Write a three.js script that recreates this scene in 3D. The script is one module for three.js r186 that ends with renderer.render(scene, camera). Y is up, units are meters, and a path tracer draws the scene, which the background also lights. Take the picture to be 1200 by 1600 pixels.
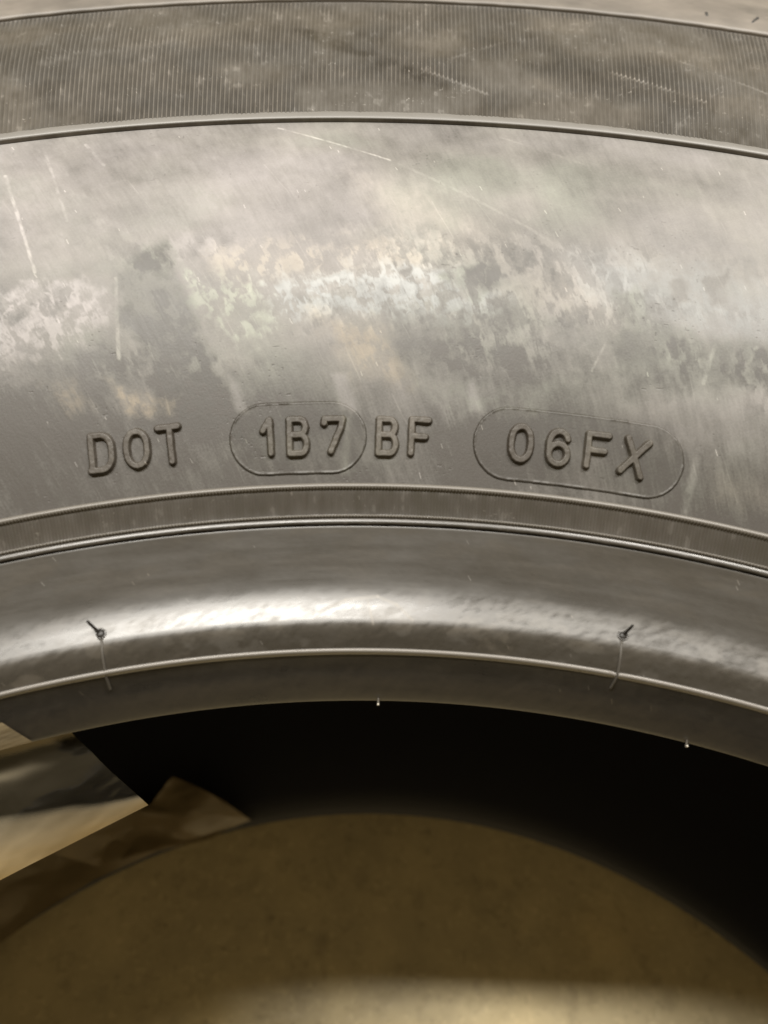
import * as THREE from 'three';
import { RectAreaLightUniformsLib } from 'three/addons/lights/RectAreaLightUniformsLib.js';
import { RoundedBoxGeometry } from 'three/addons/geometries/RoundedBoxGeometry.js';
import { mergeGeometries } from 'three/addons/utils/BufferGeometryUtils.js';

// ---------------------------------------------------------------- camera, light, exposure
const scene = new THREE.Scene();
const camera = new THREE.PerspectiveCamera(69.42, 768 / 1024, 0.004, 30);
camera.position.set(-0.00383, 0.11519, -0.19020);
camera.up.set(-0.03288, 0.42753, -0.90340);
camera.lookAt(-0.00383, 0.11519 - 0.90389, -0.19020 - 0.42776);
camera.focus = 0.138; camera.userData.fStop = 12.5;
scene.add(camera);

const renderer = new THREE.WebGLRenderer({ antialias: true });
renderer.toneMapping = THREE.LinearToneMapping;
renderer.toneMappingExposure = 1.0;
renderer.shadowMap.enabled = true;
RectAreaLightUniformsLib.init();

scene.background = new THREE.Color().setRGB(0.35, 0.262, 0.13);   // dim warm air of the storeroom
const LAMPS = [{ x: -0.51, y: 1.9, z: -0.875, w: 1.15, d: 0.10, power: 205 }, { x: 0.95, y: 1.9, z: -1.2, w: 0.95, d: 0.10, power: 250 }];  // second lamp is added, unseen, to lift the right of the bead highlight

// ---------------------------------------------------------------- helpers
const MM = 0.001, PI = Math.PI;
const clamp = (x, a = 0, b = 1) => Math.min(b, Math.max(a, x));
const lerp = (a, b, t) => a + (b - a) * t;
const smooth = (a, b, x) => { const t = clamp((x - a) / (b - a)); return t * t * (3 - 2 * t); };
function rng(seed) { let a = seed >>> 0; return () => { a = (a + 0x6D2B79F5) | 0; let t = Math.imul(a ^ (a >>> 15), 1 | a); t = (t + Math.imul(t ^ (t >>> 7), 61 | t)) ^ t; return ((t ^ (t >>> 14)) >>> 0) / 4294967296; }; }
function hash(i, j, s) { let h = Math.imul(i, 374761393) ^ Math.imul(j, 668265263) ^ Math.imul(s, 2246822519); h = Math.imul(h ^ (h >>> 13), 1274126177); return ((h ^ (h >>> 16)) >>> 0) / 4294967296; }
function vn(x, y, s) {
  const i = Math.floor(x), j = Math.floor(y); let u = x - i, v = y - j;
  u = u * u * (3 - 2 * u); v = v * v * (3 - 2 * v);
  const a = hash(i, j, s), b = hash(i + 1, j, s), c = hash(i, j + 1, s), d = hash(i + 1, j + 1, s);
  return a + (b - a) * u + (c - a) * v + (a - b - c + d) * u * v;
}
function fbm(x, y, s, o = 4) { let t = 0, a = 0.5, n = 0; for (let k = 0; k < o; k++) { t += a * vn(x, y, s + k); n += a; a *= 0.5; x = x * 2.03 + 7.1; y = y * 2.03 + 3.7; } return t / n; }
const used = {};
function numbered(name) { const k = used[name] = (used[name] ?? -1) + 1; return k ? `${name}_${String(k).padStart(3, '0')}` : name; }
function thing(name, label, category, pos = [0, 0, 0]) { const g = new THREE.Group(); g.name = numbered(name); g.position.set(...pos); g.userData = { label, category }; scene.add(g); return g; }
function part(parent, name, geo, mat, label) { const m = new THREE.Mesh(geo, mat); m.name = numbered(name); m.castShadow = m.receiveShadow = true; if (label) m.userData.label = label; parent.add(m); return m; }
function tex(data, w, h, color) {
  const t = new THREE.DataTexture(data, w, h, THREE.RGBAFormat, THREE.UnsignedByteType);
  t.wrapS = t.wrapT = THREE.MirroredRepeatWrapping; t.magFilter = THREE.LinearFilter; t.minFilter = THREE.LinearMipmapLinearFilter; t.generateMipmaps = true;
  if (color) t.colorSpace = THREE.SRGBColorSpace; t.needsUpdate = true; return t;
}
const s8 = (l) => { l = clamp(l); return Math.round(255 * (l <= 0.0031308 ? 12.92 * l : 1.055 * Math.pow(l, 1 / 2.4) - 0.055)); };
// paints colour / roughness / bump maps: f(s mm along the arc, r mm) -> [r, g, b, roughness, height 0..1]
function paint(w, h, s0, s1, r0, r1, f) {
  const C = new Uint8Array(w * h * 4), Q = new Uint8Array(w * h * 4), B = new Uint8Array(w * h * 4);
  for (let j = 0; j < h; j++) for (let i = 0; i < w; i++) {
    const o = f(lerp(s0, s1, (i + 0.5) / w), lerp(r0, r1, (j + 0.5) / h)), k = 4 * (j * w + i);
    C[k] = s8(o[0]); C[k + 1] = s8(o[1]); C[k + 2] = s8(o[2]); C[k + 3] = 255;
    Q[k] = Q[k + 1] = Q[k + 2] = Math.round(255 * clamp(o[3])); Q[k + 3] = 255;
    B[k] = B[k + 1] = B[k + 2] = Math.round(255 * clamp(o[4])); B[k + 3] = 255;
  }
  return { map: tex(C, w, h, true), roughnessMap: tex(Q, w, h), bumpMap: tex(B, w, h) };
}
// signed distance to a polygon (negative inside), to a segment
function sdPoly(p, x, y) {
  let d = 1e9, inside = false;
  for (let i = 0, j = p.length - 1; i < p.length; j = i++) {
    const ex = p[j][0] - p[i][0], ey = p[j][1] - p[i][1], wx = x - p[i][0], wy = y - p[i][1];
    const t = clamp((wx * ex + wy * ey) / (ex * ex + ey * ey)), bx = wx - ex * t, by = wy - ey * t;
    d = Math.min(d, bx * bx + by * by);
    if ((p[i][1] > y) !== (p[j][1] > y) && x < (p[j][0] - p[i][0]) * (y - p[i][1]) / (p[j][1] - p[i][1]) + p[i][0]) inside = !inside;
  }
  return (inside ? -1 : 1) * Math.sqrt(d);
}
function sdSeg(x, y, a, b) { const ex = b[0] - a[0], ey = b[1] - a[1], t = clamp(((x - a[0]) * ex + (y - a[1]) * ey) / (ex * ex + ey * ey || 1e-9)); return Math.hypot(x - a[0] - ex * t, y - a[1] - ey * t); }

// ---------------------------------------------------------------- the tyre's cross-section (mm: radius, height above the bead)
const sideY = (R) => { const t = (R - 246) / 72; return 6.8 + 12.7 * t + 4.0 * Math.sin(PI * clamp(t, -0.2, 1.2)); };
const TILE = PI / 4;                                       // one mirrored texture tile of arc
const uOf = (th) => th / TILE + 0.5;
// a ring swept round the axis; rows = [[R, y], ...] outward, lift(R, theta, row) raises the surface
function ring(rows, n, v0, v1, lift) {
  const m = rows.length, pos = new Float32Array((n + 1) * m * 3), uv = new Float32Array((n + 1) * m * 2), idx = new Uint32Array(n * (m - 1) * 6);
  let k = 0, q = 0;
  for (let i = 0; i <= n; i++) {
    const th = -PI + 2 * PI * i / n, st = Math.sin(th), ct = -Math.cos(th), ti = i === n ? -PI : th;
    for (let j = 0; j < m; j++) {
      let [R, y] = rows[j]; const l = lift ? lift(R, ti, j) : 0; if (Array.isArray(l)) { R += l[0]; y += l[1]; } else y += l;
      pos[3 * k] = R * st * MM; pos[3 * k + 1] = y * MM; pos[3 * k + 2] = R * ct * MM;
      uv[2 * k] = uOf(th); uv[2 * k + 1] = (rows[j][0] - v0) / (v1 - v0); k++;
    }
  }
  for (let i = 0; i < n; i++) for (let j = 0; j < m - 1; j++) {
    const a = i * m + j, b = a + 1, c = a + m, d = c + 1;
    idx[q++] = a; idx[q++] = c; idx[q++] = b; idx[q++] = b; idx[q++] = c; idx[q++] = d;
  }
  const g = new THREE.BufferGeometry();
  g.setAttribute('position', new THREE.BufferAttribute(pos, 3)); g.setAttribute('uv', new THREE.BufferAttribute(uv, 2)); g.setIndex(new THREE.BufferAttribute(idx, 1));
  g.computeVertexNormals();
  return g;
}
function dense(pts, step) { const o = []; for (let i = 0; i < pts.length - 1; i++) { const [a, b] = pts[i], [c, d] = pts[i + 1], n = Math.max(1, Math.ceil(Math.hypot(c - a, d - b) / step)); for (let k = 0; k < n; k++) o.push([lerp(a, c, k / n), lerp(b, d, k / n)]); } o.push(pts[pts.length - 1]); return o; }
function curve(pts, n) { return new THREE.CatmullRomCurve3(pts.map(([a, b]) => new THREE.Vector3(a, b, 0)), false, 'centripetal').getPoints(n).map((p) => [p.x, p.y]); }

// ---------------------------------------------------------------- wear, bloom and scuffs on the sidewall
const TINT = { grey: [0.345, 0.333, 0.317], lilac: [0.345, 0.328, 0.338], blue: [0.315, 0.34, 0.358], green: [0.30, 0.325, 0.28], tan: [0.41, 0.34, 0.245], peach: [0.405, 0.37, 0.325] };
const PATCH = [   // outline (mm along the arc, mm radius), change of bloom, tint, soft edge, ragged edge, mottle
  [[[-69, 315], [-48, 316], [-25, 314.5], [-10, 306], [5.5, 296], [8, 286], [-5, 278], [-25, 277], [-38, 283], [-48, 288], [-63, 286], [-90, 287], [-90, 312]], 0.14, 'lilac', 6, 5, 0.2],
  [[[-34.5, 286.4], [-24.8, 288.5], [-9.6, 289.6], [5.7, 287.5], [4.7, 282.3], [-9.5, 280.6], [-24.9, 279.7], [-33.6, 281.4]], 0.16, 'peach', 2.5, 3, 0.8],
  [[[-27.1, 281], [-9.6, 283.1], [5.8, 283.6], [17, 278.3], [8.3, 274.1], [-13.9, 273.6], [-23.9, 274.9]], 0.26, 'blue', 1.8, 3, 0.9],
  [[[-38.9, 283], [-27.1, 281], [-22.8, 272.6], [-30.7, 270.7], [-38, 278.1]], 0.29, 'green', 1.5, 3, 0.9],
  [[[-90, 283], [-57, 283.8], [-52, 277], [-60, 271], [-90, 273]], 0.27, 'lilac', 1.6, 4, 1],
  [[[-9.7, 304.3], [3.3, 300], [18.8, 288.5], [34.3, 282.7], [34.9, 274.4], [21.5, 277.5], [5.7, 287.5], [-5.3, 292.4]], 0.10, 'peach', 3, 3, 0.2],
  [[[27.4, 288.2], [48.9, 289.1], [59.5, 287.5], [90, 286], [90, 276], [60.7, 276.7], [44.6, 275.9], [30, 280.9]], 0.16, 'blue', 2.5, 3, 0.3],
  [[[-49.5, 286.6], [-41.7, 290.4], [-40.6, 283.1], [-37.2, 272.2], [-33.3, 263.2], [-30.9, 254.8], [-45.1, 255.8], [-46.2, 268.6], [-50.6, 275.8]], -0.26, 'green', 1.1, 2.2, 0.45],
  [[[-90, 270], [-51.3, 273.6], [-46.2, 268.6], [-45.1, 255.8], [-90, 257.8]], -0.14, 'grey', 3, 3, 0.3],
  [[[34.9, 281.6], [37.5, 282.6], [41.2, 277.7], [50.1, 275.7], [62.8, 277.2], [90, 276], [90, 268], [63.7, 270.6], [38.3, 263.8], [35.4, 270]], -0.17, 'green', 1.2, 1.8, 0.3],
  [[[-6.2, 274.7], [17.1, 277.1], [34.7, 276.7], [34.7, 265.5], [13.7, 259.2], [-0.3, 262.7]], -0.09, 'green', 2, 3, 0.6],
  [[[4.7, 282.3], [12.3, 285.3], [15.7, 281.8], [10.4, 277.8]], -0.26, 'green', 0.8, 1.5, 0.8],
  [[[5, 291], [13, 291], [27, 284], [22, 280], [12, 286]], -0.09, 'grey', 1, 2, 0],
  [[[-53.6, 266.1], [-50, 263.6], [-41.8, 261.2], [-42.7, 258.2], [-50.5, 258.9]], 0.26, 'tan', 0.9, 1.5, 0.6],
  [[[-64, 265.9], [-58.6, 265.7], [-56.3, 261.2], [-61.5, 259.8]], 0.16, 'tan', 1.5, 2, 0.6],
  [[[-17.3, 274.7], [-5, 272.5], [-0.3, 262.7], [-9.4, 263.6]], 0.14, 'tan', 2, 2, 0.6],
  [[[-32.6, 265.3], [-30.8, 263.1], [-29.2, 258.3], [-31.5, 258.4]], 0.16, 'lilac', 0.5, 0.5, 0],
  [[[-14.2, 264.2], [-11.7, 264.2], [-9.2, 257.8], [-12.3, 258.4]], 0.17, 'lilac', 0.5, 0.6, 0],
  [[[9.8, 263.2], [11.1, 264.3], [13.2, 258.6], [10.8, 259]], 0.18, 'lilac', 0.5, 0.6, 0],
  [[[2, 262.8], [24.7, 264.3], [21.8, 258.8], [6.8, 257.7]], 0.13, 'green', 1.5, 2, 0.6],
  [[[40.3, 266.3], [63.6, 271.6], [80, 266], [65.7, 260.2], [50.6, 257.3]], 0.10, 'lilac', 5, 2, 0],
  [[[55.7, 254.1], [80, 256], [80, 250.2], [55.6, 249]], 0.08, 'tan', 2.5, 1, 0],
  [[[42.9, 285.4], [45, 286.8], [47.5, 282.4], [45.2, 281.4]], -0.2, 'grey', 0.5, 1.5, 0.4],
  [[[49, 286.5], [52.9, 289.3], [53.8, 282.7], [50.5, 281.8]], -0.2, 'grey', 0.5, 1.8, 0.6],
  [[[-11.9, 256.8], [-10.8, 257.1], [-11.2, 248.1], [-12.4, 248.1]], 0.12, 'green', 0.4, 0.4, 0],
];
const SCRATCH = [  // from, to, half width mm, strength
  [[-67.9, 309.2], [-63.7, 286.7], 0.32, 0.34], [[-61.8, 315.2], [-58.1, 296.6], 0.28, 0.13], [[-50.6, 283.6], [-51.1, 269.1], 0.4, 0.25], [[-23.2, 316.2], [-4.4, 307.6], 0.22, 0.3], [[-4.4, 307.6], [27.4, 288.2], 0.35, 0.08],
  [[52.2, 257.6], [50.9, 244.1], 0.8, 0.08], [[31.7, 267.3], [33.5, 272], 0.25, 0.15], [[-55, 315], [-52, 309], 0.3, 0.18], [[36, 290], [36, 280], 0.3, 0.08], [[52, 275], [51, 268], 0.4, 0.14], [[59, 276], [57, 270], 0.4, 0.12], [[-38, 268], [-34, 255], 0.2, 0.1], [[-46, 272], [-43, 259], 0.15, 0.1],
  [[-61, 312], [-53, 296], 1.2, 0.06], [[14, 315], [30, 309], 0.3, 0.06],
];
{
  const rnd = rng(11);
  for (let k = 0; k < 70; k++) { const s = lerp(-80, 80, rnd()), r = lerp(247, 316, rnd()), l = 0.25 + 0.7 * rnd(); SCRATCH.push([[s, r], [s - l * (0.3 + 0.3 * rnd()), r + l], 0.06 + 0.05 * rnd(), 0.45]); }
  for (let k = 0; k < 130; k++) { const s = lerp(-85, 85, rnd()), r = lerp(248, 300, rnd()), l = 2 + 6 * rnd(); SCRATCH.push([[s, r], [s - l * (0.35 + 0.3 * rnd()), r + l], 0.06 + 0.1 * rnd(), (rnd() - 0.3) * 0.16]); }
}
const boxes = PATCH.map(([p, , , soft, rag]) => { const e = soft + rag + 1; return [Math.min(...p.map((q) => q[0])) - e, Math.max(...p.map((q) => q[0])) + e, Math.min(...p.map((q) => q[1])) - e, Math.max(...p.map((q) => q[1])) + e]; });
const scrGrid = new Map();
SCRATCH.forEach((c) => { const [a, b, w] = c, e = 3 * w + 0.1; for (let i = Math.floor((Math.min(a[0], b[0]) - e) / 5); i <= Math.floor((Math.max(a[0], b[0]) + e) / 5); i++) for (let j = Math.floor((Math.min(a[1], b[1]) - e) / 5); j <= Math.floor((Math.max(a[1], b[1]) + e) / 5); j++) { const k = i * 1000 + j; if (!scrGrid.has(k)) scrGrid.set(k, []); scrGrid.get(k).push(c); } });
const RUBBER = [0.036, 0.033, 0.029];
function sideLook(s, r) {
  // fibres of the scuffing run steeply up to the left
  const a = s * 0.92 + r * 0.38, b = -s * 0.38 + r * 0.92;
  const fine = fbm(a / 0.28, b / 2.6, 31, 3), mid = fbm(a / 1.3, b / 4.5, 41, 3), wide = fbm(s / 17, r / 10, 51, 4), cloud = fbm(s / 7 + 9, r / 4.5, 61, 4);
  const rag1 = fbm(s / 2.4, r / 2.4, 71, 4) - 0.5, rag2 = fbm(a / 0.7, b / 1.8, 81, 3) - 0.5, mot = smooth(0.36, 0.64, fbm(a / 1.4 + rag2 * 2.4, b / 2.0, 91, 4) + (fine - 0.5) * 0.16);
  let d = 0.02 + 0.22 * smooth(254, 273, r) + 0.09 * smooth(274, 296, r);  // bloom thins towards the lettering, where shade of the slope is painted in
  d += (wide - 0.5) * 0.30 + (cloud - 0.5) * 0.30 * smooth(256, 268, r) + (mid - 0.5) * 0.14 + (fine - 0.5) * 0.09 + (vn(s / 0.22, r / 0.22, 165) - 0.5) * 0.06;
  // flaking bloom: ragged islands in a belt half-way up the wall
  const belt = smooth(262, 271, r) * (1 - smooth(286, 296, r)) * smooth(0.38, 0.6, fbm(s / 16 + 70, r / 8, 121, 3));
  const fl = fbm(a / 1.2 + rag2 * 1.8, b / 3.2, 131, 5) + (fine - 0.5) * 0.14;
  d += belt * (0.24 * (0.75 * smooth(0.36, 0.68, fl) + 0.25 * smooth(0.49, 0.57, fl)) - 0.10 - 0.09 * smooth(0.50, 0.66, fbm(a / 1.1 + 30, b / 1.6, 141, 4) + (fine - 0.5) * 0.1));
  let t = [...TINT.grey];
  const hueN = fbm(s / 14 + 40, r / 9, 101, 3), hue = hueN < 0.5 ? TINT.green : TINT.lilac, hk = Math.min(1, Math.abs(hueN - 0.5) * 3.5) * 0.65;
  for (let k = 0; k < 3; k++) t[k] = lerp(t[k], hue[k], hk);
  for (let q = 0; q < PATCH.length; q++) {
    const B = boxes[q]; if (s < B[0] || s > B[1] || r < B[2] || r > B[3]) continue;
    const [p, amt, tint, soft, rag, mo] = PATCH[q], e = sdPoly(p, s, r) + rag * (rag1 * 1.6 + rag2 * 0.9);
    let m = 1 - smooth(-soft * 1.5, soft * 1.5, e); if (m <= 0) continue;
    m *= lerp(1, 0.15 + 1.25 * mot, mo);
    d += amt * m; const w = clamp(m * Math.min(1, Math.abs(amt) * 5)), c = TINT[tint];
    for (let k = 0; k < 3; k++) t[k] = lerp(t[k], c[k], w * 0.75);
  }
  let cut = 0;
  for (const [p0, p1, w, amt] of scrGrid.get(Math.floor(s / 5) * 1000 + Math.floor(r / 5)) ?? []) { const e = sdSeg(s + rag2 * 0.25, r, p0, p1), m = 1 - smooth(w * 0.3, w * 1.3, e); const run = w > 0.15 ? 0.25 + 1.1 * smooth(0.3, 0.7, fbm(s / 1.7, r / 1.7, 151, 3)) : 1; d += amt * m * run * (0.5 + fine); cut += Math.abs(amt) * m; }
  const pit = smooth(0.90, 0.95, vn(s / 0.6, r / 0.45, 111)) * smooth(0.6, 0.85, vn(s / 6, r / 5, 112));
  d = clamp(d - 0.15 * pit, 0.015, 0.95);
  const rough = clamp(0.49 + 0.14 * d + (fine - 0.5) * 0.05 + (cloud - 0.5) * 0.08, 0.2, 0.9);
  const hgt = 0.5 + (fine - 0.5) * 0.10 + (vn(s / 0.2, r / 0.2, 161) - 0.5) * 0.11 + (mid - 0.5) * 0.14 + rag1 * 0.25 + (d - 0.4) * 0.25 - 0.3 * pit + 0.3 * Math.min(0.5, cut);
  return [lerp(RUBBER[0], t[0], d), lerp(RUBBER[1], t[1], d), lerp(RUBBER[2], t[2], d), rough, hgt];
}
const S = (TILE / 2) * 280;
const sideMaps = paint(2048, 1024, -S, S, 245, 320, sideLook);
const sideMat = new THREE.MeshStandardMaterial({ ...sideMaps, roughness: 1, metalness: 0, bumpScale: 0.00007 });
const V0 = 245, V1 = 320;

// ribbed shoulder band: dust and rust-brown grime over the ribs
const RIB_SCR = [[[32.5, 340], [48.3, 333], 0.5, 0.3], [[0.9, 335.7], [11.7, 327.8], 0.6, 0.16], [[16.3, 350.6], [5.3, 340.3], 0.5, 0.1], [[44, 349], [62, 338], 0.5, 0.14], [[-20, 352], [4, 330], 3, -0.06], [[-62, 345], [-40, 350], 2.5, 0.08]];
const bandLook = (dustA) => (s, r) => {
  const wide = fbm(s / 13, r / 11, 211, 4), fine = fbm(s / 0.5, r / 3.5, 221, 3), spot = fbm(s / 1.6, r / 3, 231, 4), tanN = fbm(s / 12 + 5, r / 9, 241, 4);
  const q = dustA > 0.1 ? 1 : 0.4; let d = dustA + q * ((wide - 0.5) * 0.16 + (fine - 0.5) * 0.08 + (spot - 0.5) * 0.08) + (dustA > 0.1 ? 0.09 : 0.05) * smooth(0.72, 0.8, spot);
  for (const [p, q, w, amt] of RIB_SCR) d += amt * (0.2 + 1.0 * smooth(0.35, 0.7, fbm(s / 2, r / 2, 255, 3))) * (1 - smooth(w * 0.2, w, sdSeg(s, r, p, q)));
  d += (dustA > 0.1 ? 0.35 : 0.12) * smooth(0.90, 0.93, vn(s / 0.35, r / 0.35, 251)) * smooth(0.6, 0.7, vn(s / 5, r / 3, 252));
  d = clamp(d, 0.02, 0.9);
  const c = [0, 1, 2].map((k) => lerp(TINT.grey[k], [0.41, 0.38, 0.345][k], q * smooth(0.42, 0.66, tanN)));
  return [lerp(RUBBER[0], c[0], d), lerp(RUBBER[1], c[1], d), lerp(RUBBER[2], c[2], d), 0.32 + 0.25 * d + (spot - 0.5) * 0.10, 0.5 + (spot - 0.5) * 0.4 + (fine - 0.5) * 0.15];
};
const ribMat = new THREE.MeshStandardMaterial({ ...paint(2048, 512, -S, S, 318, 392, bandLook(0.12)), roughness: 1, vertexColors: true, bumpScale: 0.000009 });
const rimBandMat = new THREE.MeshStandardMaterial({ color: new THREE.Color().setRGB(0.8, 0.77, 0.73), ...paint(1024, 128, -S, S, 239, 247, bandLook(0.035)), roughness: 1, bumpScale: 0.00002 });

// bead: glossier, cleaner rubber with smears that run round the ring
const BEAD_SCR = [[[-18, 225.9], [-11.7, 228.1], 0.3, 0.16], [[-11.7, 228.1], [-5.4, 228.7], 0.35, 0.18], [[-5.4, 228.7], [-1.6, 227.4], 0.3, 0.16], [[-1.6, 227.4], [1.6, 224.9], 0.3, 0.14], [[-7.3, 227.9], [-6.2, 224.2], 0.25, 0.16], [[-36, 227], [-35, 228.6], 0.2, -0.1]];
{ const rnd = rng(23); for (let k = 0; k < 24; k++) { const s = lerp(-80, 80, rnd()), r = lerp(217, 239, rnd()), l = 0.3 + 0.9 * rnd(); BEAD_SCR.push([[s, r], [s - l * 0.5, r + l * 0.6], 0.04 + 0.05 * rnd(), 0.25]); } }
function beadLook(s, r) {
  const run = fbm(s / 16, r / 1.3, 311, 4), smear = fbm((s + r) / 2.6, (r - s * 0.45) / 0.8, 321, 4), fine = fbm(s / 0.9 + r, r / 0.35, 331, 3), blot = fbm(s / 5, r / 2.6, 341, 4);
  let d = 0.012 + 0.04 * smooth(223, 225, r) * (1 - smooth(227, 231, r)) * (0.6 + 0.6 * smooth(0.3, 0.7, smear)) + 0.03 * smooth(218.6, 216.5, r) + (run - 0.5) * 0.06 + (smear - 0.5) * 0.05 * (1 - smooth(228, 232, r)) + (fine - 0.5) * 0.03 + 0.06 * smooth(0.55, 0.7, blot) * (1 - smooth(226, 229, r)) * smooth(219, 221, r) + 0.02 * smooth(230, 237, r);  // band under the highlight is lightened to paint part of its cream sheen
  for (const [p, q, w, amt] of BEAD_SCR) { if (Math.abs(s - p[0]) > 12) continue; d += amt * (1 - smooth(w * 0.4, w * 1.3, sdSeg(s, r, p, q))); }
  d = clamp(d, 0.0, 0.8);
  const tan = Math.max(0.8 * smooth(222, 224, r) * (1 - smooth(228, 230, r)), smooth(219, 217, r) * 1.6, smooth(0.45, 0.65, fbm(s / 9, r / 3, 351, 3))), c = [0, 1, 2].map((k) => lerp(TINT.grey[k], TINT.tan[k], 0.6 * tan));  // tan warms the painted highlight band; brown seat stands for floor bounce
  return [BEADK * lerp(RUBBER[0], c[0], d), BEADK * lerp(RUBBER[1], c[1], d), BEADK * lerp(RUBBER[2], c[2], d), clamp(0.30 + (smear - 0.5) * 0.18 * (1 - smooth(228, 231, r)) * smooth(219, 222, r) + (run - 0.5) * 0.08 + (blot - 0.5) * 0.06 + 0.2 * d, 0.2, 0.8), 0.5 + (smear - 0.5) * 0.25 * (1 - smooth(228, 231, r)) * smooth(219, 222, r) + (fine - 0.5) * 0.15 + (blot - 0.5) * 0.3 * smooth(218, 221, r)];
}
const BEADK = 0.8;
const beadMat = new THREE.MeshPhysicalMaterial({ ior: 1.6, ...paint(2048, 512, -S, S, 213, 241, beadLook), roughness: 1, bumpScale: 0.000009 });
const stripMat = new THREE.MeshStandardMaterial({ color: new THREE.Color().setRGB(0.14, 0.136, 0.13), roughness: 0.45 });
const lineMat = new THREE.MeshStandardMaterial({ color: new THREE.Color().setRGB(0.16, 0.15, 0.138), roughness: 0.33 });
const shoulderMat = new THREE.MeshStandardMaterial({ ...paint(1024, 256, -S, S, 318, 392, (s, r) => { const w = fbm(s / 15, r / 6, 261, 4), f = fbm(s / 3, r / 2, 271, 4), d = 0.21 + (w - 0.5) * 0.22 + (f - 0.5) * 0.15; return [lerp(0.036, 0.45, d), lerp(0.033, 0.40, d), lerp(0.029, 0.35, d), 0.5, 0.5 + (f - 0.5) * 0.4]; }), roughness: 1, bumpScale: 0.00004 });
const seamMat = new THREE.MeshStandardMaterial({ color: new THREE.Color().setRGB(0.07, 0.065, 0.058), roughness: 0.45 });
const rubber = new THREE.MeshStandardMaterial({ color: new THREE.Color().setRGB(0.05, 0.045, 0.038), roughness: 0.5 });
const ridgeMat = new THREE.MeshStandardMaterial({ color: new THREE.Color().setRGB(0.105, 0.097, 0.086), roughness: 0.42 });
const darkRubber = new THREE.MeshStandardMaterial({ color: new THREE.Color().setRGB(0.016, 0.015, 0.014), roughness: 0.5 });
const lowLiner = new THREE.MeshStandardMaterial({ color: new THREE.Color().setRGB(0.026, 0.027, 0.036), roughness: 0.4 });  // lighter bluish copy of the liner, painting in a faint sheen
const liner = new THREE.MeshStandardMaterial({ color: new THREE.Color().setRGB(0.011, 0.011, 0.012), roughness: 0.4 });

// ---------------------------------------------------------------- the tyre
const tyre = thing('tyre', 'black rubber car tyre with moulded DOT code lying flat on the concrete floor', 'tyre', [0, 0, 0]);
const wob = (R, th) => 0.05 * (fbm(th * 9 + 3, R / 9, 401, 3) - 0.5);
// sidewall, from the inner ridge out to the narrow groove
{
  const rows = []; for (let R = 246.6; R <= 317.3; R += 1.5) rows.push([R, sideY(R)]);
  rows.push([317.6, sideY(317.6)], [317.78, 19.36], [317.84, 18.8], [317.98, 18.75], [318.03, 19.0], [318.06, 19.85], [318.2, 20.0]);
  part(tyre, 'sidewall', ring(rows, 1440, V0, V1, wob), sideMat, 'scuffed grey sidewall with chalky bloom and pale scratches');
}
// smooth rim strip, then the fine radial ribs
const bandY = (R) => R < 320.4 ? 20.0 : 20.0 - 8.4 * (R - 320.4) / (369.2 - 320.4) + 1.2 * Math.sin(PI * (R - 320.4) / 48.8);
part(tyre, 'rim_strip', ring([[318.2, 19.98], [318.3, 20.08], [318.55, 20.13], [318.9, 20.14], [319.3, 20.1], [319.8, 19.97], [320.2, 19.82], [320.6, 19.6]], 1440, 318, 392, (R, th, j) => j > 3 ? 0.1 * (vn(th * 230, 1, 405) - 0.5) : 0), stripMat, 'smooth pale strip along the groove');
{
  const N = 2400, per = 6, rows = []; for (const R of [319.3, 319.7, 320.1, 320.6, 321.4, 324, 328, 332, 336, 340, 344, 348, 352, 356, 360, 364, 367.5, 368.6, 369.0]) rows.push([R, bandY(R) - 0.12]);
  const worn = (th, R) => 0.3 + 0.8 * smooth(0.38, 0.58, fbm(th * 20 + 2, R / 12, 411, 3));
  const ribGeo = ring(rows, N * per, 318, 392, (R, th) => {
    const s = th * 320, e = smooth(319.2, 320.0, R) * (1 - smooth(367.8, 368.8, R));
    const c = 0.5 + 0.5 * Math.cos(th * N); return e * (0.42 * worn(th, R) * (Math.pow(c, 1.5) - 0.4) - 0.16) + 0.06 * (vn(s / 3, R / 5, 415) - 0.5);
  });
  // scuffed pale crests; groove shade painted dark through the vertex colours
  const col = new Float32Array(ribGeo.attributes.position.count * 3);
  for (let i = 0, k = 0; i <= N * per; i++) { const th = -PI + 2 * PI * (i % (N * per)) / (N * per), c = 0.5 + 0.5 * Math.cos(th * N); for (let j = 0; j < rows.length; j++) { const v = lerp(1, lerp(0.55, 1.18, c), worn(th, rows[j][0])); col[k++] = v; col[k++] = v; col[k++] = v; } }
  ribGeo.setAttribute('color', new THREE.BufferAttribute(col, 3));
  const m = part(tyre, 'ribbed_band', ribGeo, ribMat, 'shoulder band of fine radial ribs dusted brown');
  m.userData.kind = 'stuff';
}
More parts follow.
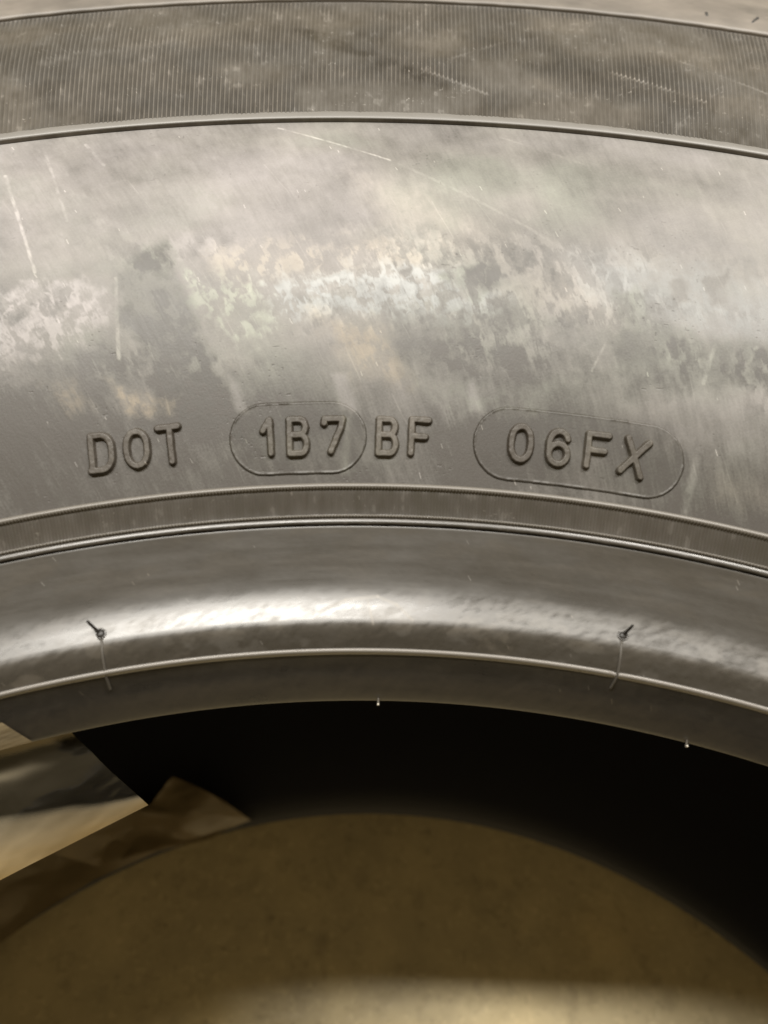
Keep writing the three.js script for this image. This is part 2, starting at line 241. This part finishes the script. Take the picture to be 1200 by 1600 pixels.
// crease and smooth shoulder beyond the ribs, tread, lower wall
{
  const rows = [[368.9, 11.5], [369.0, 11.0], [369.15, 10.7], [369.35, 10.75], [369.5, 11.6], [369.8, 11.95], [370.6, 12.0], [374, 11.9], [380, 11.3], [387, 10], [393, 8], [399, 4.5], [404, -2], [407, -9], [408.5, -18]];
  part(tyre, 'shoulder', ring(rows, 1440, 318, 392, (R, th, j) => [0.18 * (vn(th * 150, 2, 421) - 0.5) * (j < 6), 0]), shoulderMat, 'smooth dusty shoulder at the tread edge');
  const tr = []; for (let y = -18; y >= -150; y -= 2) { const g = [-40, -84, -128].some((c) => Math.abs(y - c) < 5) ? -7 : 0; tr.push([408.5 + 1.5 * Math.sin(PI * (y + 18) / -132) + g, y]); }
  part(tyre, 'tread', ring(tr, 360, 318, 392), rubber);
  part(tyre, 'lower_sidewall', ring(curve([[408.5, -150], [403, -167], [384, -184], [350, -192], [320, -198], [300, -199.6], [270, -197], [246, -186], [232, -182], [222, -184], [214, -183.5], [209, -180], [205.5, -168.2]], 60), 360, 318, 392), rubber);
  // short dark bars on the shoulder edge, painting the shade inside cut sipes
  for (const [th, R, len, turn] of [[0.2075, 374.4, 3.0, -0.5], [0.1783, 373.9, 1.6, 0.1]]) {
    const g = new RoundedBoxGeometry(0.7 * MM, 0.5 * MM, len * MM, 2, 0.2 * MM); g.rotateY(turn - th);
    g.translate(Math.sin(th) * R * MM, (11.75 - (R - 374) * 0.1) * MM, -Math.cos(th) * R * MM); part(tyre, 'sipe_shade', g, darkRubber);
  }
}
// rim-protector band: toothed ridge, finely ribbed strip, beaded ridge, second ridge, groove
{
  const N = 2900, per = 4, tooth = (th) => 0.5 + 0.5 * Math.cos(th * N);
  const band = part(tyre, 'ribbed_rim_band', ring([[241.7, 5.0], [241.85, 5.05], [242.0, 5.05], [243, 5.40], [244, 5.80], [245, 6.2], [245.7, 6.46], [245.95, 6.5]], N * per, 239, 247, (R, th, j) => 0.035 * (tooth(th) - 0.5) + 0.03 * (vn(th * 260, j, 431) - 0.5)), rimBandMat, 'narrow dark finely ribbed band between two toothed ridges'); band.userData.kind = 'stuff';
  const low = part(tyre, 'toothed_ridge', ring([[241.12, 4.95], [241.2, 5.0], [241.27, 5.4], [241.42, 5.6], [241.6, 5.58], [241.72, 5.3], [241.8, 4.98]], N * per, 239, 247, (R, th, j) => j > 1 && j < 6 ? 0.2 * (tooth(th) - 0.6) : 0), ridgeMat, 'fine beaded ridge'); low.userData.kind = 'stuff';
  const top = part(tyre, 'toothed_ridge', ring([[245.72, 6.3], [245.8, 6.5], [245.86, 6.85], [245.95, 7.12], [246.15, 7.2], [246.45, 7.18], [246.66, 7.05], [246.78, 6.85]], N * per, 239, 247, (R, th, j) => j < 3 ? [-0.16 * tooth(th), 0] : 0.02 * (vn(th * 200, j, 433) - 0.5)), ridgeMat, 'pale upper ridge with fine teeth underneath'); top.userData.kind = 'stuff';
  part(tyre, 'ridge', ring([[239.88, 3.6], [239.98, 3.7], [240.06, 4.6], [240.12, 5.1], [240.22, 5.28], [240.45, 5.36], [240.9, 5.38], [241.08, 5.3], [241.17, 4.95]], 1440, 239, 247, (R, th, j) => j === 2 || j === 3 ? [0.14 * (vn(th * 190, 3, 441) - 0.5), 0] : 0), rimBandMat);
}
// bead: flange face, heel, fine line, seat and toe
const beadRows = [[214.64, -10.3], [214.7, -10.0], [215.0, -9.4], [216.4, -6.7], [217.9, -4.4], [219.0, -2.7], [219.7, -1.35], [220.0, -0.9], [220.3, -0.4], [220.7, -0.05], [221.4, 0.42], [222.1, 0.98], [222.9, 1.48], [223.5, 1.78], [224.0, 1.96], [224.5, 2.05], [225.2, 2.075], [227, 2.085], [228.6, 2.14], [230, 2.29], [231.5, 2.55], [233, 2.91], [235, 3.42], [237, 3.96], [238.5, 4.4], [239.5, 4.7], [239.86, 4.82], [239.89, 4.74], [239.91, 3.6]];
part(tyre, 'bead', ring(beadRows, 1440, 213, 241, (R, th) => wob(R, th) * 1.4), beadMat, 'smooth glossy bead rounding down into the opening');
part(tyre, 'bead_line', ring([[220.02, -0.9], [220.06, -0.5], [220.18, -0.05], [220.34, 0.17], [220.55, 0.22], [220.76, 0.14], [220.85, -0.1]], 1440, 213, 241, (R, th) => Math.max(...[-0.2121, 0.1533].map((t) => 1 - smooth(0.0006, 0.0016, Math.abs(th - t)))) * -0.35 + wob(R, th)), lineMat, 'fine pale raised line round the bead');
// inside
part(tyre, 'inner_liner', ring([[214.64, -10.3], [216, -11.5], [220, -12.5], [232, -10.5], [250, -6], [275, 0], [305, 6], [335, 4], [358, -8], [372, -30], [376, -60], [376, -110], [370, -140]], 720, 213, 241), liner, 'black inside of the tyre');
part(tyre, 'lower_liner', ring([[370, -140], [366, -152], [352, -162], [325, -175], [295, -181], [262, -179], [235, -172], [215, -167.6], [208, -167], [205.5, -168.2]], 720, 213, 241), lowLiner, 'inside of the lower wall with a faint bluish sheen painted in');

// ---------------------------------------------------------------- moulded letters and stamp outlines on the sidewall
function onSide(th, R, h) { const e = 0.5, sl = (sideY(R + e) - sideY(R - e)) / (2 * e), n = Math.hypot(1, sl), RR = R - h * sl / n, y = sideY(R) + h / n; return [RR * Math.sin(th) * MM, y * MM, -RR * Math.cos(th) * MM]; }
function reliefGeo(thc, Rc, hw, hh, cell, height) {   // height(x, y) in mm, or null to leave the cell out
  const nx = Math.ceil(2 * hw / cell), ny = Math.ceil(2 * hh / cell), id = new Int32Array((nx + 1) * (ny + 1)).fill(-1), H = [], pos = [], uv = [], idx = [];
  for (let j = 0; j <= ny; j++) for (let i = 0; i <= nx; i++) H.push(height(-hw + 2 * hw * i / nx, -hh + 2 * hh * j / ny));
  const vert = (i, j) => { const k = j * (nx + 1) + i; if (id[k] < 0) { id[k] = pos.length / 3; const x = -hw + 2 * hw * i / nx, y = -hh + 2 * hh * j / ny, R = Rc + y, th = thc + x / Rc; pos.push(...onSide(th, R, H[k] ?? -0.12)); uv.push(uOf(th), (R - V0) / (V1 - V0)); } return id[k]; };
  for (let j = 0; j < ny; j++) for (let i = 0; i < nx; i++) {
    const k = j * (nx + 1) + i; if (H[k] === null && H[k + 1] === null && H[k + nx + 1] === null && H[k + nx + 2] === null) continue;
    const a = vert(i, j), b = vert(i + 1, j), c = vert(i, j + 1), d = vert(i + 1, j + 1); idx.push(a, b, d, a, d, c);
  }
  const g = new THREE.BufferGeometry(); g.setAttribute('position', new THREE.Float32BufferAttribute(pos, 3)); g.setAttribute('uv', new THREE.Float32BufferAttribute(uv, 2)); g.setIndex(idx); g.computeVertexNormals(); return g;
}
const arc = (cx, cy, rx, ry, a0, a1, n = 10) => Array.from({ length: n + 1 }, (_, i) => { const a = (a0 + (a1 - a0) * i / n) * PI / 180; return [cx + rx * Math.cos(a), cy + ry * Math.sin(a)]; });
const GLYPH = {   // centre lines in a unit box, y up
  D: [[[0.08, 0], [0.08, 1], [0.5, 1], ...arc(0.5, 0.62, 0.5, 0.38, 90, 0), ...arc(0.5, 0.38, 0.5, 0.38, 0, -90), [0, 0]]],
  O: [[...arc(0.5, 0.6, 0.5, 0.4, 0, 180), ...arc(0.5, 0.4, 0.5, 0.4, 180, 360), [1, 0.6]]],
  T: [[[0, 1], [1, 1]], [[0.58, 1], [0.58, 0]]],
  1: [[[0, 0.68], [0.75, 1], [0.8, 0.9], [0.86, 0]]],
  B: [[[0.08, 0], [0.08, 1], [0.6, 1], ...arc(0.64, 0.77, 0.3, 0.23, 90, -90), [0.08, 0.54]], [[0.6, 0.54], ...arc(0.66, 0.27, 0.34, 0.27, 90, -90), [0.08, 0]]],
  7: [[[0, 0.86], [0.04, 1], [1, 1], [0.9, 0.72], [0.36, 0]]],
  F: [[[0.08, 0], [0.08, 1], [1, 1]], [[0.08, 0.5], [0.86, 0.5]]],
  0: [[...arc(0.5, 0.6, 0.5, 0.4, 0, 180), ...arc(0.5, 0.4, 0.5, 0.4, 180, 360), [1, 0.6]]],
  6: [[...arc(0.52, 0.7, 0.46, 0.3, 15, 90), ...arc(0.5, 0.6, 0.5, 0.4, 90, 180), ...arc(0.5, 0.31, 0.5, 0.31, 180, 540, 20)]],
  X: [[[0.1, 1], [0.88, 0]], [[1, 0.98], [0, 0.06]]],
};
const letterMat = sideMat.clone(); letterMat.color.setRGB(0.98, 0.92, 0.83);
const plateMat = sideMat.clone(); plateMat.color.setRGB(0.82, 0.81, 0.79);
const STAMP = [[-0.0726, 253.9, 5.5, 5.7], [0.1098, 254.0, 11.4, 5.8]];
STAMP.forEach(([thc, Rc, half, rad], q) => {
  const rn = rng(77 + q)() * 50;
  const m = part(tyre, 'stamp_outline', reliefGeo(thc, Rc, half + rad + 0.5, rad + 0.5, 0.11, (x, y) => {
    const d = sdSeg(x, y, [-half, 0], [half, 0]) - rad; if (d > 0.32) return null;
    const burr = 0.55 + 1.1 * smooth(0.45, 0.75, vn(x / 1.1 + rn, y / 1.1, 501)), n = 0.5 * vn(x / 0.4, y / 0.4, 502);
    const ridge = (0.04 + 0.12 * n) * burr * Math.exp(-((d / 0.22) ** 2)), plate = 0.24 * (1 - smooth(-0.16, 0.16, d));
    return plate + ridge - 0.14 * smooth(0.12, 0.3, d);
  }), plateMat, q ? 'raised oval outline round 06FX' : 'raised oval outline round 1B7');
});
const onPlate = (th) => STAMP.some(([c, R, h, r]) => Math.abs(th - c) * R < h + r) ? 0.24 : 0;
for (const [ch, th, R, w, h, tilt] of [['D', -0.1990, 254.07, 4.9, 6.9, 0.03], ['O', -0.1763, 254.0, 4.75, 6.85, 0.02], ['T', -0.1557, 254.1, 4.6, 6.9, -0.02], ['1', -0.0924, 254.1, 2.9, 6.75, 0], ['B', -0.0731, 254.0, 4.5, 6.85, 0], ['7', -0.0497, 254.1, 4.5, 6.6, 0],
  ['B', -0.0150, 254.0, 4.5, 6.85, 0.02], ['F', 0.0061, 254.1, 4.4, 6.8, 0.02], ['0', 0.0724, 254.1, 4.6, 6.75, 0], ['6', 0.0967, 254.0, 4.5, 6.6, -0.02], ['F', 0.1213, 254.3, 4.9, 6.5, 0], ['X', 0.1458, 254.1, 5.3, 7.1, 0.06]]) {
  const W = w - 1.45, H = h - 1.45, ct = Math.cos(tilt), st = Math.sin(tilt), up = onPlate(th);
  const L = GLYPH[ch].map((l) => l.map(([x, y]) => { const a = (x - 0.5) * W, b = (y - 0.5) * H; return [a * ct + b * st, -a * st + b * ct]; }));
  const geo = reliefGeo(th, R, w / 2 + 0.6, h / 2 + 0.6, 0.085, (x, y) => {
    let d = 1e9; for (const l of L) for (let i = 0; i < l.length - 1; i++) d = Math.min(d, sdSeg(x, y, l[i], l[i + 1]));
    d += 0.07 * (vn(x / 0.7 + th * 900, y / 0.7, 511) - 0.5);
    if (d > 0.84) return null;
    return up + 0.68 * (1 - smooth(0.36, 0.72, d)) + 0.04 * (vn(x / 0.5 + th * 700, y / 0.5, 512) - 0.5) - 0.10 * smooth(0.70, 0.84, d);
  });
  part(tyre, /\d/.test(ch) ? 'digit' : 'letter', geo, letterMat, `raised moulded ${/\d/.test(ch) ? 'digit' : 'letter'} ${ch}`);
}

// ---------------------------------------------------------------- moulding vents on the bead
const beadY = (R) => { for (let i = 0; i < beadRows.length - 1; i++) { const [a, b] = beadRows[i], [c, d] = beadRows[i + 1]; if (R >= a && R <= c) return lerp(b, d, (R - a) / (c - a)); } return 0; };
const at = (R, th, y) => new THREE.Vector3(R * Math.sin(th) * MM, y * MM, -R * Math.cos(th) * MM);
for (const [R, th, tipR, tipTh, len, path] of [[226.1, -0.2116, 227.6, -0.2165, 2.6, [[225.2, -0.2108], [223, -0.2112], [221, -0.2119], [220.5, -0.2122], [219.6, -0.2126], [218.6, -0.2132]]], [226.2, 0.1528, 227.3, 0.1562, 2.5, [[225.3, 0.1521], [223, 0.1525], [221, 0.1532], [220.5, 0.1533], [219.6, 0.153], [218.9, 0.1524]]]]) {
  const y = beadY(R), w = new THREE.Group();
  const a = at(R, th, y - 0.1), b = at(tipR, tipTh, y + len);
  const stem = new THREE.CylinderGeometry(0.2 * MM, 0.3 * MM, a.distanceTo(b), 12, 4); stem.translate(0, a.distanceTo(b) / 2, 0);
  stem.applyQuaternion(new THREE.Quaternion().setFromUnitVectors(new THREE.Vector3(0, 1, 0), b.clone().sub(a).normalize())); stem.translate(a.x, a.y, a.z);
  const knob = new THREE.SphereGeometry(0.66 * MM, 16, 12); knob.scale(1, 0.6, 1); const k = at(R - 0.05, th, y + 0.05); knob.translate(k.x, k.y, k.z);
  part(tyre, 'vent_whisker', mergeGeometries([stem, knob]), darkRubber, 'thin black rubber whisker standing on the bead');
  const rim = new THREE.TorusGeometry((th < 0 ? 0.8 : 0.72) * MM, 0.16 * MM, 8, 28, th < 0 ? 4.4 : 5.2); rim.rotateX(PI / 2); rim.rotateY(th < 0 ? 2.6 : 1.2); const c = at(R, th, y + 0.02); rim.translate(c.x, c.y, c.z);
  part(tyre, 'vent_ring', rim, beadMat);
  const tube = new THREE.TubeGeometry(new THREE.CatmullRomCurve3(path.map(([r, t]) => at(r, t, beadY(r) + 0.02))), 30, 0.24 * MM, 6);
  part(tyre, 'mould_seam', tube, seamMat, 'fine raised seam running from the vent down over the bead');
}
for (const [R, th] of [[214.75, -0.0175], [214.85, 0.2212]]) {
  const st = new THREE.CylinderGeometry(0.16 * MM, 0.26 * MM, 1.3 * MM, 8, 2); st.rotateX(-0.9); const c = at(R - 0.35, th, -10.0); st.translate(c.x, c.y, c.z);
  const wk = part(tyre, 'toe_whisker', st, ridgeMat, 'tiny rubber nib at the edge of the opening');
  const tip = new THREE.SphereGeometry(0.24 * MM, 10, 8); tip.scale(0.8, 1.3, 0.8); const d = at(R - 0.85, th, -9.7); tip.translate(d.x, d.y, d.z);
  part(wk, 'nib_tip', tip, new THREE.MeshStandardMaterial({ color: new THREE.Color().setRGB(0.55, 0.52, 0.45), roughness: 0.35 }));
}

// ---------------------------------------------------------------- floor
{
  const W = 1024, f = (x, y) => {
    const a = fbm(x / 90, y / 90, 601, 5), b = fbm(x / 14, y / 14, 611, 4), c = fbm(x / 3, y / 3, 621, 3);
    const spot = smooth(0.62, 0.72, fbm(x / 5 + 3, y / 5, 631, 3)), dirt = smooth(0.5, 0.75, a);
    const grit = smooth(0.80, 0.9, vn(x / 1.3, y / 1.3, 641)) * 0.16 - smooth(0.86, 0.98, vn(x / 1.7, y / 1.7, 651)) * 0.22 - 0.16 * smooth(0.62, 0.85, fbm(x / 7, y / 7, 661, 4)); const v = 0.92 + grit + (a - 0.5) * 0.4 + (b - 0.5) * 0.35 + (c - 0.5) * 0.12 - 0.05 * spot;
    return [0.46 * v * lerp(1, 0.95, dirt), 0.385 * v * lerp(1, 0.92, dirt), 0.235 * v * lerp(1, 0.85, dirt), 0.72 + (b - 0.5) * 0.2, 0.5 + (b - 0.5) * 0.4 + (c - 0.5) * 0.4 - 0.3 * spot];
  };
  const maps = paint(W, W, 0, 400, 0, 400, f); for (const t of Object.values(maps)) { t.repeat.set(10, 10); t.offset.set(0.37, 0.21); }
  const g = new THREE.PlaneGeometry(4, 4); g.rotateX(-PI / 2); g.translate(0, -0.2, 0);
  const fl = new THREE.Mesh(g, new THREE.MeshStandardMaterial({ ...maps, roughness: 1, bumpScale: 0.0006 }));
  fl.name = 'floor'; fl.receiveShadow = true; fl.userData = { kind: 'structure', label: 'worn beige concrete floor seen through the tyre', category: 'floor' }; scene.add(fl);
}

// ---------------------------------------------------------------- clear tape on the bead, at the left
// tape: clear film, milky tan where it is doubled or lifted from the rubber
const haze = (u, v) => {
  const n = fbm(u * 3, v * 3, 751, 3) - 0.5, st = fbm(u * 2 + v * 3, v * 9 - u * 4, 761, 3) - 0.5;
  const low = lerp(0.46, 0.86, u) + 0.04 * Math.sin(u * 7) + 0.10 * n, band = smooth(low - 0.03, low + 0.06, v) * lerp(0.45, 1, smooth(low, 1, v));
  const hi = lerp(0.28, 0.07, u) + 0.08 * n, top = (1 - smooth(hi - 0.05, hi + 0.05, v)) * 0.6;
  const wave = 0.16 * Math.exp(-(((v - 0.40 + 0.12 * u + 0.15 * n) / 0.05) ** 2)) * smooth(0.85, 0.5, u);
    return clamp(Math.max(band, top) * (0.9 + st * 0.35) + wave + 0.02 + 0.03 * n);
};
function tapeMaps(f) {
  const W = 256, C = new Uint8Array(W * W * 4), T = new Uint8Array(W * W * 4), B = new Uint8Array(W * W * 4);
  for (let j = 0; j < W; j++) for (let i = 0; i < W; i++) {
    const u = (i + 0.5) / W, v = (j + 0.5) / W, h = f(u, v), k = 4 * (j * W + i), t = 0.85 + 0.3 * (fbm(u * 6, v * 6, 771, 3) - 0.5);
    [lerp(0.75, 0.25, h) * t, lerp(0.67, 0.17, h) * t, lerp(0.50, 0.06, h) * t].forEach((c, q) => { C[k + q] = s8(c); });
    T[k] = T[k + 1] = T[k + 2] = Math.round(255 * clamp(1 - 1.05 * h)); B[k] = B[k + 1] = B[k + 2] = Math.round(255 * clamp(0.5 + 0.8 * (fbm(u * 4 + v * 2, v * 4, 781, 3) - 0.5))); C[k + 3] = T[k + 3] = B[k + 3] = 255;
  }
  return { map: tex(C, W, W, true), transmissionMap: tex(T, W, W), bumpMap: tex(B, W, W) };
}
const film = new THREE.MeshPhysicalMaterial({ ...tapeMaps(haze), transmission: 1, thickness: 0, roughness: 0.14, ior: 1.5, bumpScale: 0.0005, side: THREE.DoubleSide });
const layered = new THREE.MeshPhysicalMaterial({ ...tapeMaps((u, v) => 0.55 + 0.3 * (fbm(u * 3, v * 4, 791, 3) - 0.5)), transmission: 1, thickness: 0, roughness: 0.2, ior: 1.5, bumpScale: 0.0004, side: THREE.DoubleSide });
const scrapMat = new THREE.MeshPhysicalMaterial({ ...tapeMaps((u, v) => 0.7 + 0.6 * (fbm(u / 14, v / 14, 795, 4) - 0.5)), transmission: 0.8, thickness: 0, roughness: 0.35, ior: 1.5, bumpScale: 0.0004, side: THREE.DoubleSide });
scrapMat.color.setRGB(0.7, 0.66, 0.6);
for (const k of ['map', 'transmissionMap', 'bumpMap']) scrapMat[k].repeat.set(1 / 60, 1 / 60);
function sheet(F, uvPoly, n, off = 0) {   // a polygon in (u, v) cut from the surface F
  const sh = new THREE.Shape(uvPoly.map(([a, b]) => new THREE.Vector2(a, b)));
  const u0 = Math.min(...uvPoly.map((p) => p[0])), u1 = Math.max(...uvPoly.map((p) => p[0])), v0 = Math.min(...uvPoly.map((p) => p[1])), v1 = Math.max(...uvPoly.map((p) => p[1]));
  const pos = [], uv = [], idx = [], id = new Map();
  const put = (a, b) => { const k = a.toFixed(5) + ',' + b.toFixed(5); if (!id.has(k)) { id.set(k, pos.length / 3); const p = F(a, b); pos.push(p[0] * MM, (p[1] + off) * MM, p[2] * MM); uv.push(a, b); } return id.get(k); };
  const clip = (poly, ax, c, keep) => { const o = []; for (let i = 0; i < poly.length; i++) { const p = poly[i], q = poly[(i + 1) % poly.length], ip = keep * (p[ax] - c) >= 0, iq = keep * (q[ax] - c) >= 0; if (ip) o.push(p); if (ip !== iq) { const t = (c - p[ax]) / (q[ax] - p[ax]); o.push([lerp(p[0], q[0], t), lerp(p[1], q[1], t)]); } } return o; };
  const tri = THREE.ShapeUtils.triangulateShape(sh.getPoints(), []), P = sh.getPoints().map((p) => [p.x, p.y]);
  for (const t of tri) for (let i = 0; i < n; i++) for (let j = 0; j < n; j++) {
    let c = t.map((k) => P[k]); c = clip(c, 0, lerp(u0, u1, i / n), 1); if (c.length > 2) c = clip(c, 0, lerp(u0, u1, (i + 1) / n), -1); if (c.length > 2) c = clip(c, 1, lerp(v0, v1, j / n), 1); if (c.length > 2) c = clip(c, 1, lerp(v0, v1, (j + 1) / n), -1);
    for (let k = 1; k < c.length - 1; k++) { const tr = [put(...c[0]), put(...c[k]), put(...c[k + 1])]; if (new Set(tr).size === 3) idx.push(...tr); }
  }
  const g = new THREE.BufferGeometry(); g.setAttribute('position', new THREE.Float32BufferAttribute(pos, 3)); g.setAttribute('uv', new THREE.Float32BufferAttribute(uv, 2)); g.setIndex(idx); g.computeVertexNormals(); return g;
}
{
  const t = thing('packing_tape', 'strip of clear tan packing tape stuck under the bead at the left', 'tape');
  const A = [-82, -11.8, -206], B = [-54.4, -11.2, -208.2], C = [-45.0, -30, -198.3], D = [-82, -30, -178.1];
  const F = (u, v) => { const p = [0, 1, 2].map((k) => lerp(lerp(A[k], B[k], u), lerp(D[k], C[k], u), v)); p[1] += 2.2 * Math.sin(PI * v) * Math.sin(PI * u * 0.8) + 1.1 * Math.sin(9 * v + 3 * u) * v * (1 - v) + 1.6 * (fbm(u * 4, v * 5, 701, 3) - 0.5) * (0.3 + v * (1 - v) * 2); return p; };
  part(t, 'tape_film', sheet(F, [[0, 0], [1, 0], [1, 1], [0, 1]], 26), film, 'clear film with a dark gap showing through');
  const seat = (u, v) => { const R = lerp(219.6, 214.75, v), th = lerp(-0.46, lerp(-0.3, -0.281, v), u); const q = at(R - 0.25, th, beadY(R) + 0.12); return [q.x / MM, q.y / MM, q.z / MM]; };
  part(t, 'tape_end', sheet(seat, [[0, 0.3], [0.93, 0.28], [1, 0.4], [1, 1], [0, 1]], 16), layered, 'tape end stuck on the bead');
}
{
  const s = thing('film_scrap', 'crumpled tan scrap of film lying over the lower bead behind the tape', 'scrap');
  const P = [[-90, -206], [-80.3, -205], [-73.4, -214.6], [-65.5, -212], [-55.2, -207.5], [-46, -201.8], [-52, -199.5], [-60, -197], [-75, -192], [-96, -186], [-112, -190]];
  const F = (x, z) => [x, -152 - 6 * smooth(-66, -44, x) + 2.5 * Math.sin((x + z) * 0.16) + 6 * (fbm(x / 9, z / 7, 711, 3) - 0.5) - 6 * smooth(-204, -195, z), z];
  const g = sheet(F, P, 22); part(s, 'crumpled_film', g, scrapMat);
  const F2 = (x, z) => [x, -161.5 + 1.6 * Math.sin(x * 0.13 + z * 0.1) + 4 * (fbm(x / 11, z / 8, 721, 3) - 0.5), z];
  part(s, 'folded_corner', sheet(F2, [[-150, -176], [-110, -196], [-83, -203], [-67, -201.5], [-52, -200.5], [-59, -195.7], [-76, -191.3], [-96, -182], [-113, -171], [-145, -146]], 22), scrapMat);
}

// ---------------------------------------------------------------- the strip lamp overhead, and a second one added for the right bead highlight
{
  LAMPS.forEach((L, q) => {
    const t = thing('strip_lamp', q ? 'added unseen strip lamp to the right that brightens the bead highlight' : 'bright strip lamp hanging above the tyre to the left', 'lamp', [L.x, L.y, L.z]);
    const body = new RoundedBoxGeometry(L.w + 0.05, 0.05, L.d + 0.04, 3, 0.012); body.translate(0, 0.045, 0);
    part(t, 'housing', body, new THREE.MeshStandardMaterial({ color: 0xd8d8d4, roughness: 0.5 }));
    const dif = new RoundedBoxGeometry(L.w, 0.02, L.d, 2, 0.006); dif.translate(0, 0.016, 0);
    part(t, 'diffuser', dif, new THREE.MeshStandardMaterial({ color: 0xf4efe4, roughness: 0.6, emissive: new THREE.Color().setRGB(1, 0.95, 0.88), emissiveIntensity: 2 }));
    const l = new THREE.RectAreaLight(new THREE.Color().setRGB(1, 0.958, 0.885), L.power, L.w, L.d); l.position.set(L.x, L.y - 0.004, L.z); l.lookAt(L.x, -1, L.z); scene.add(l);
  });
}
renderer.render(scene, camera);
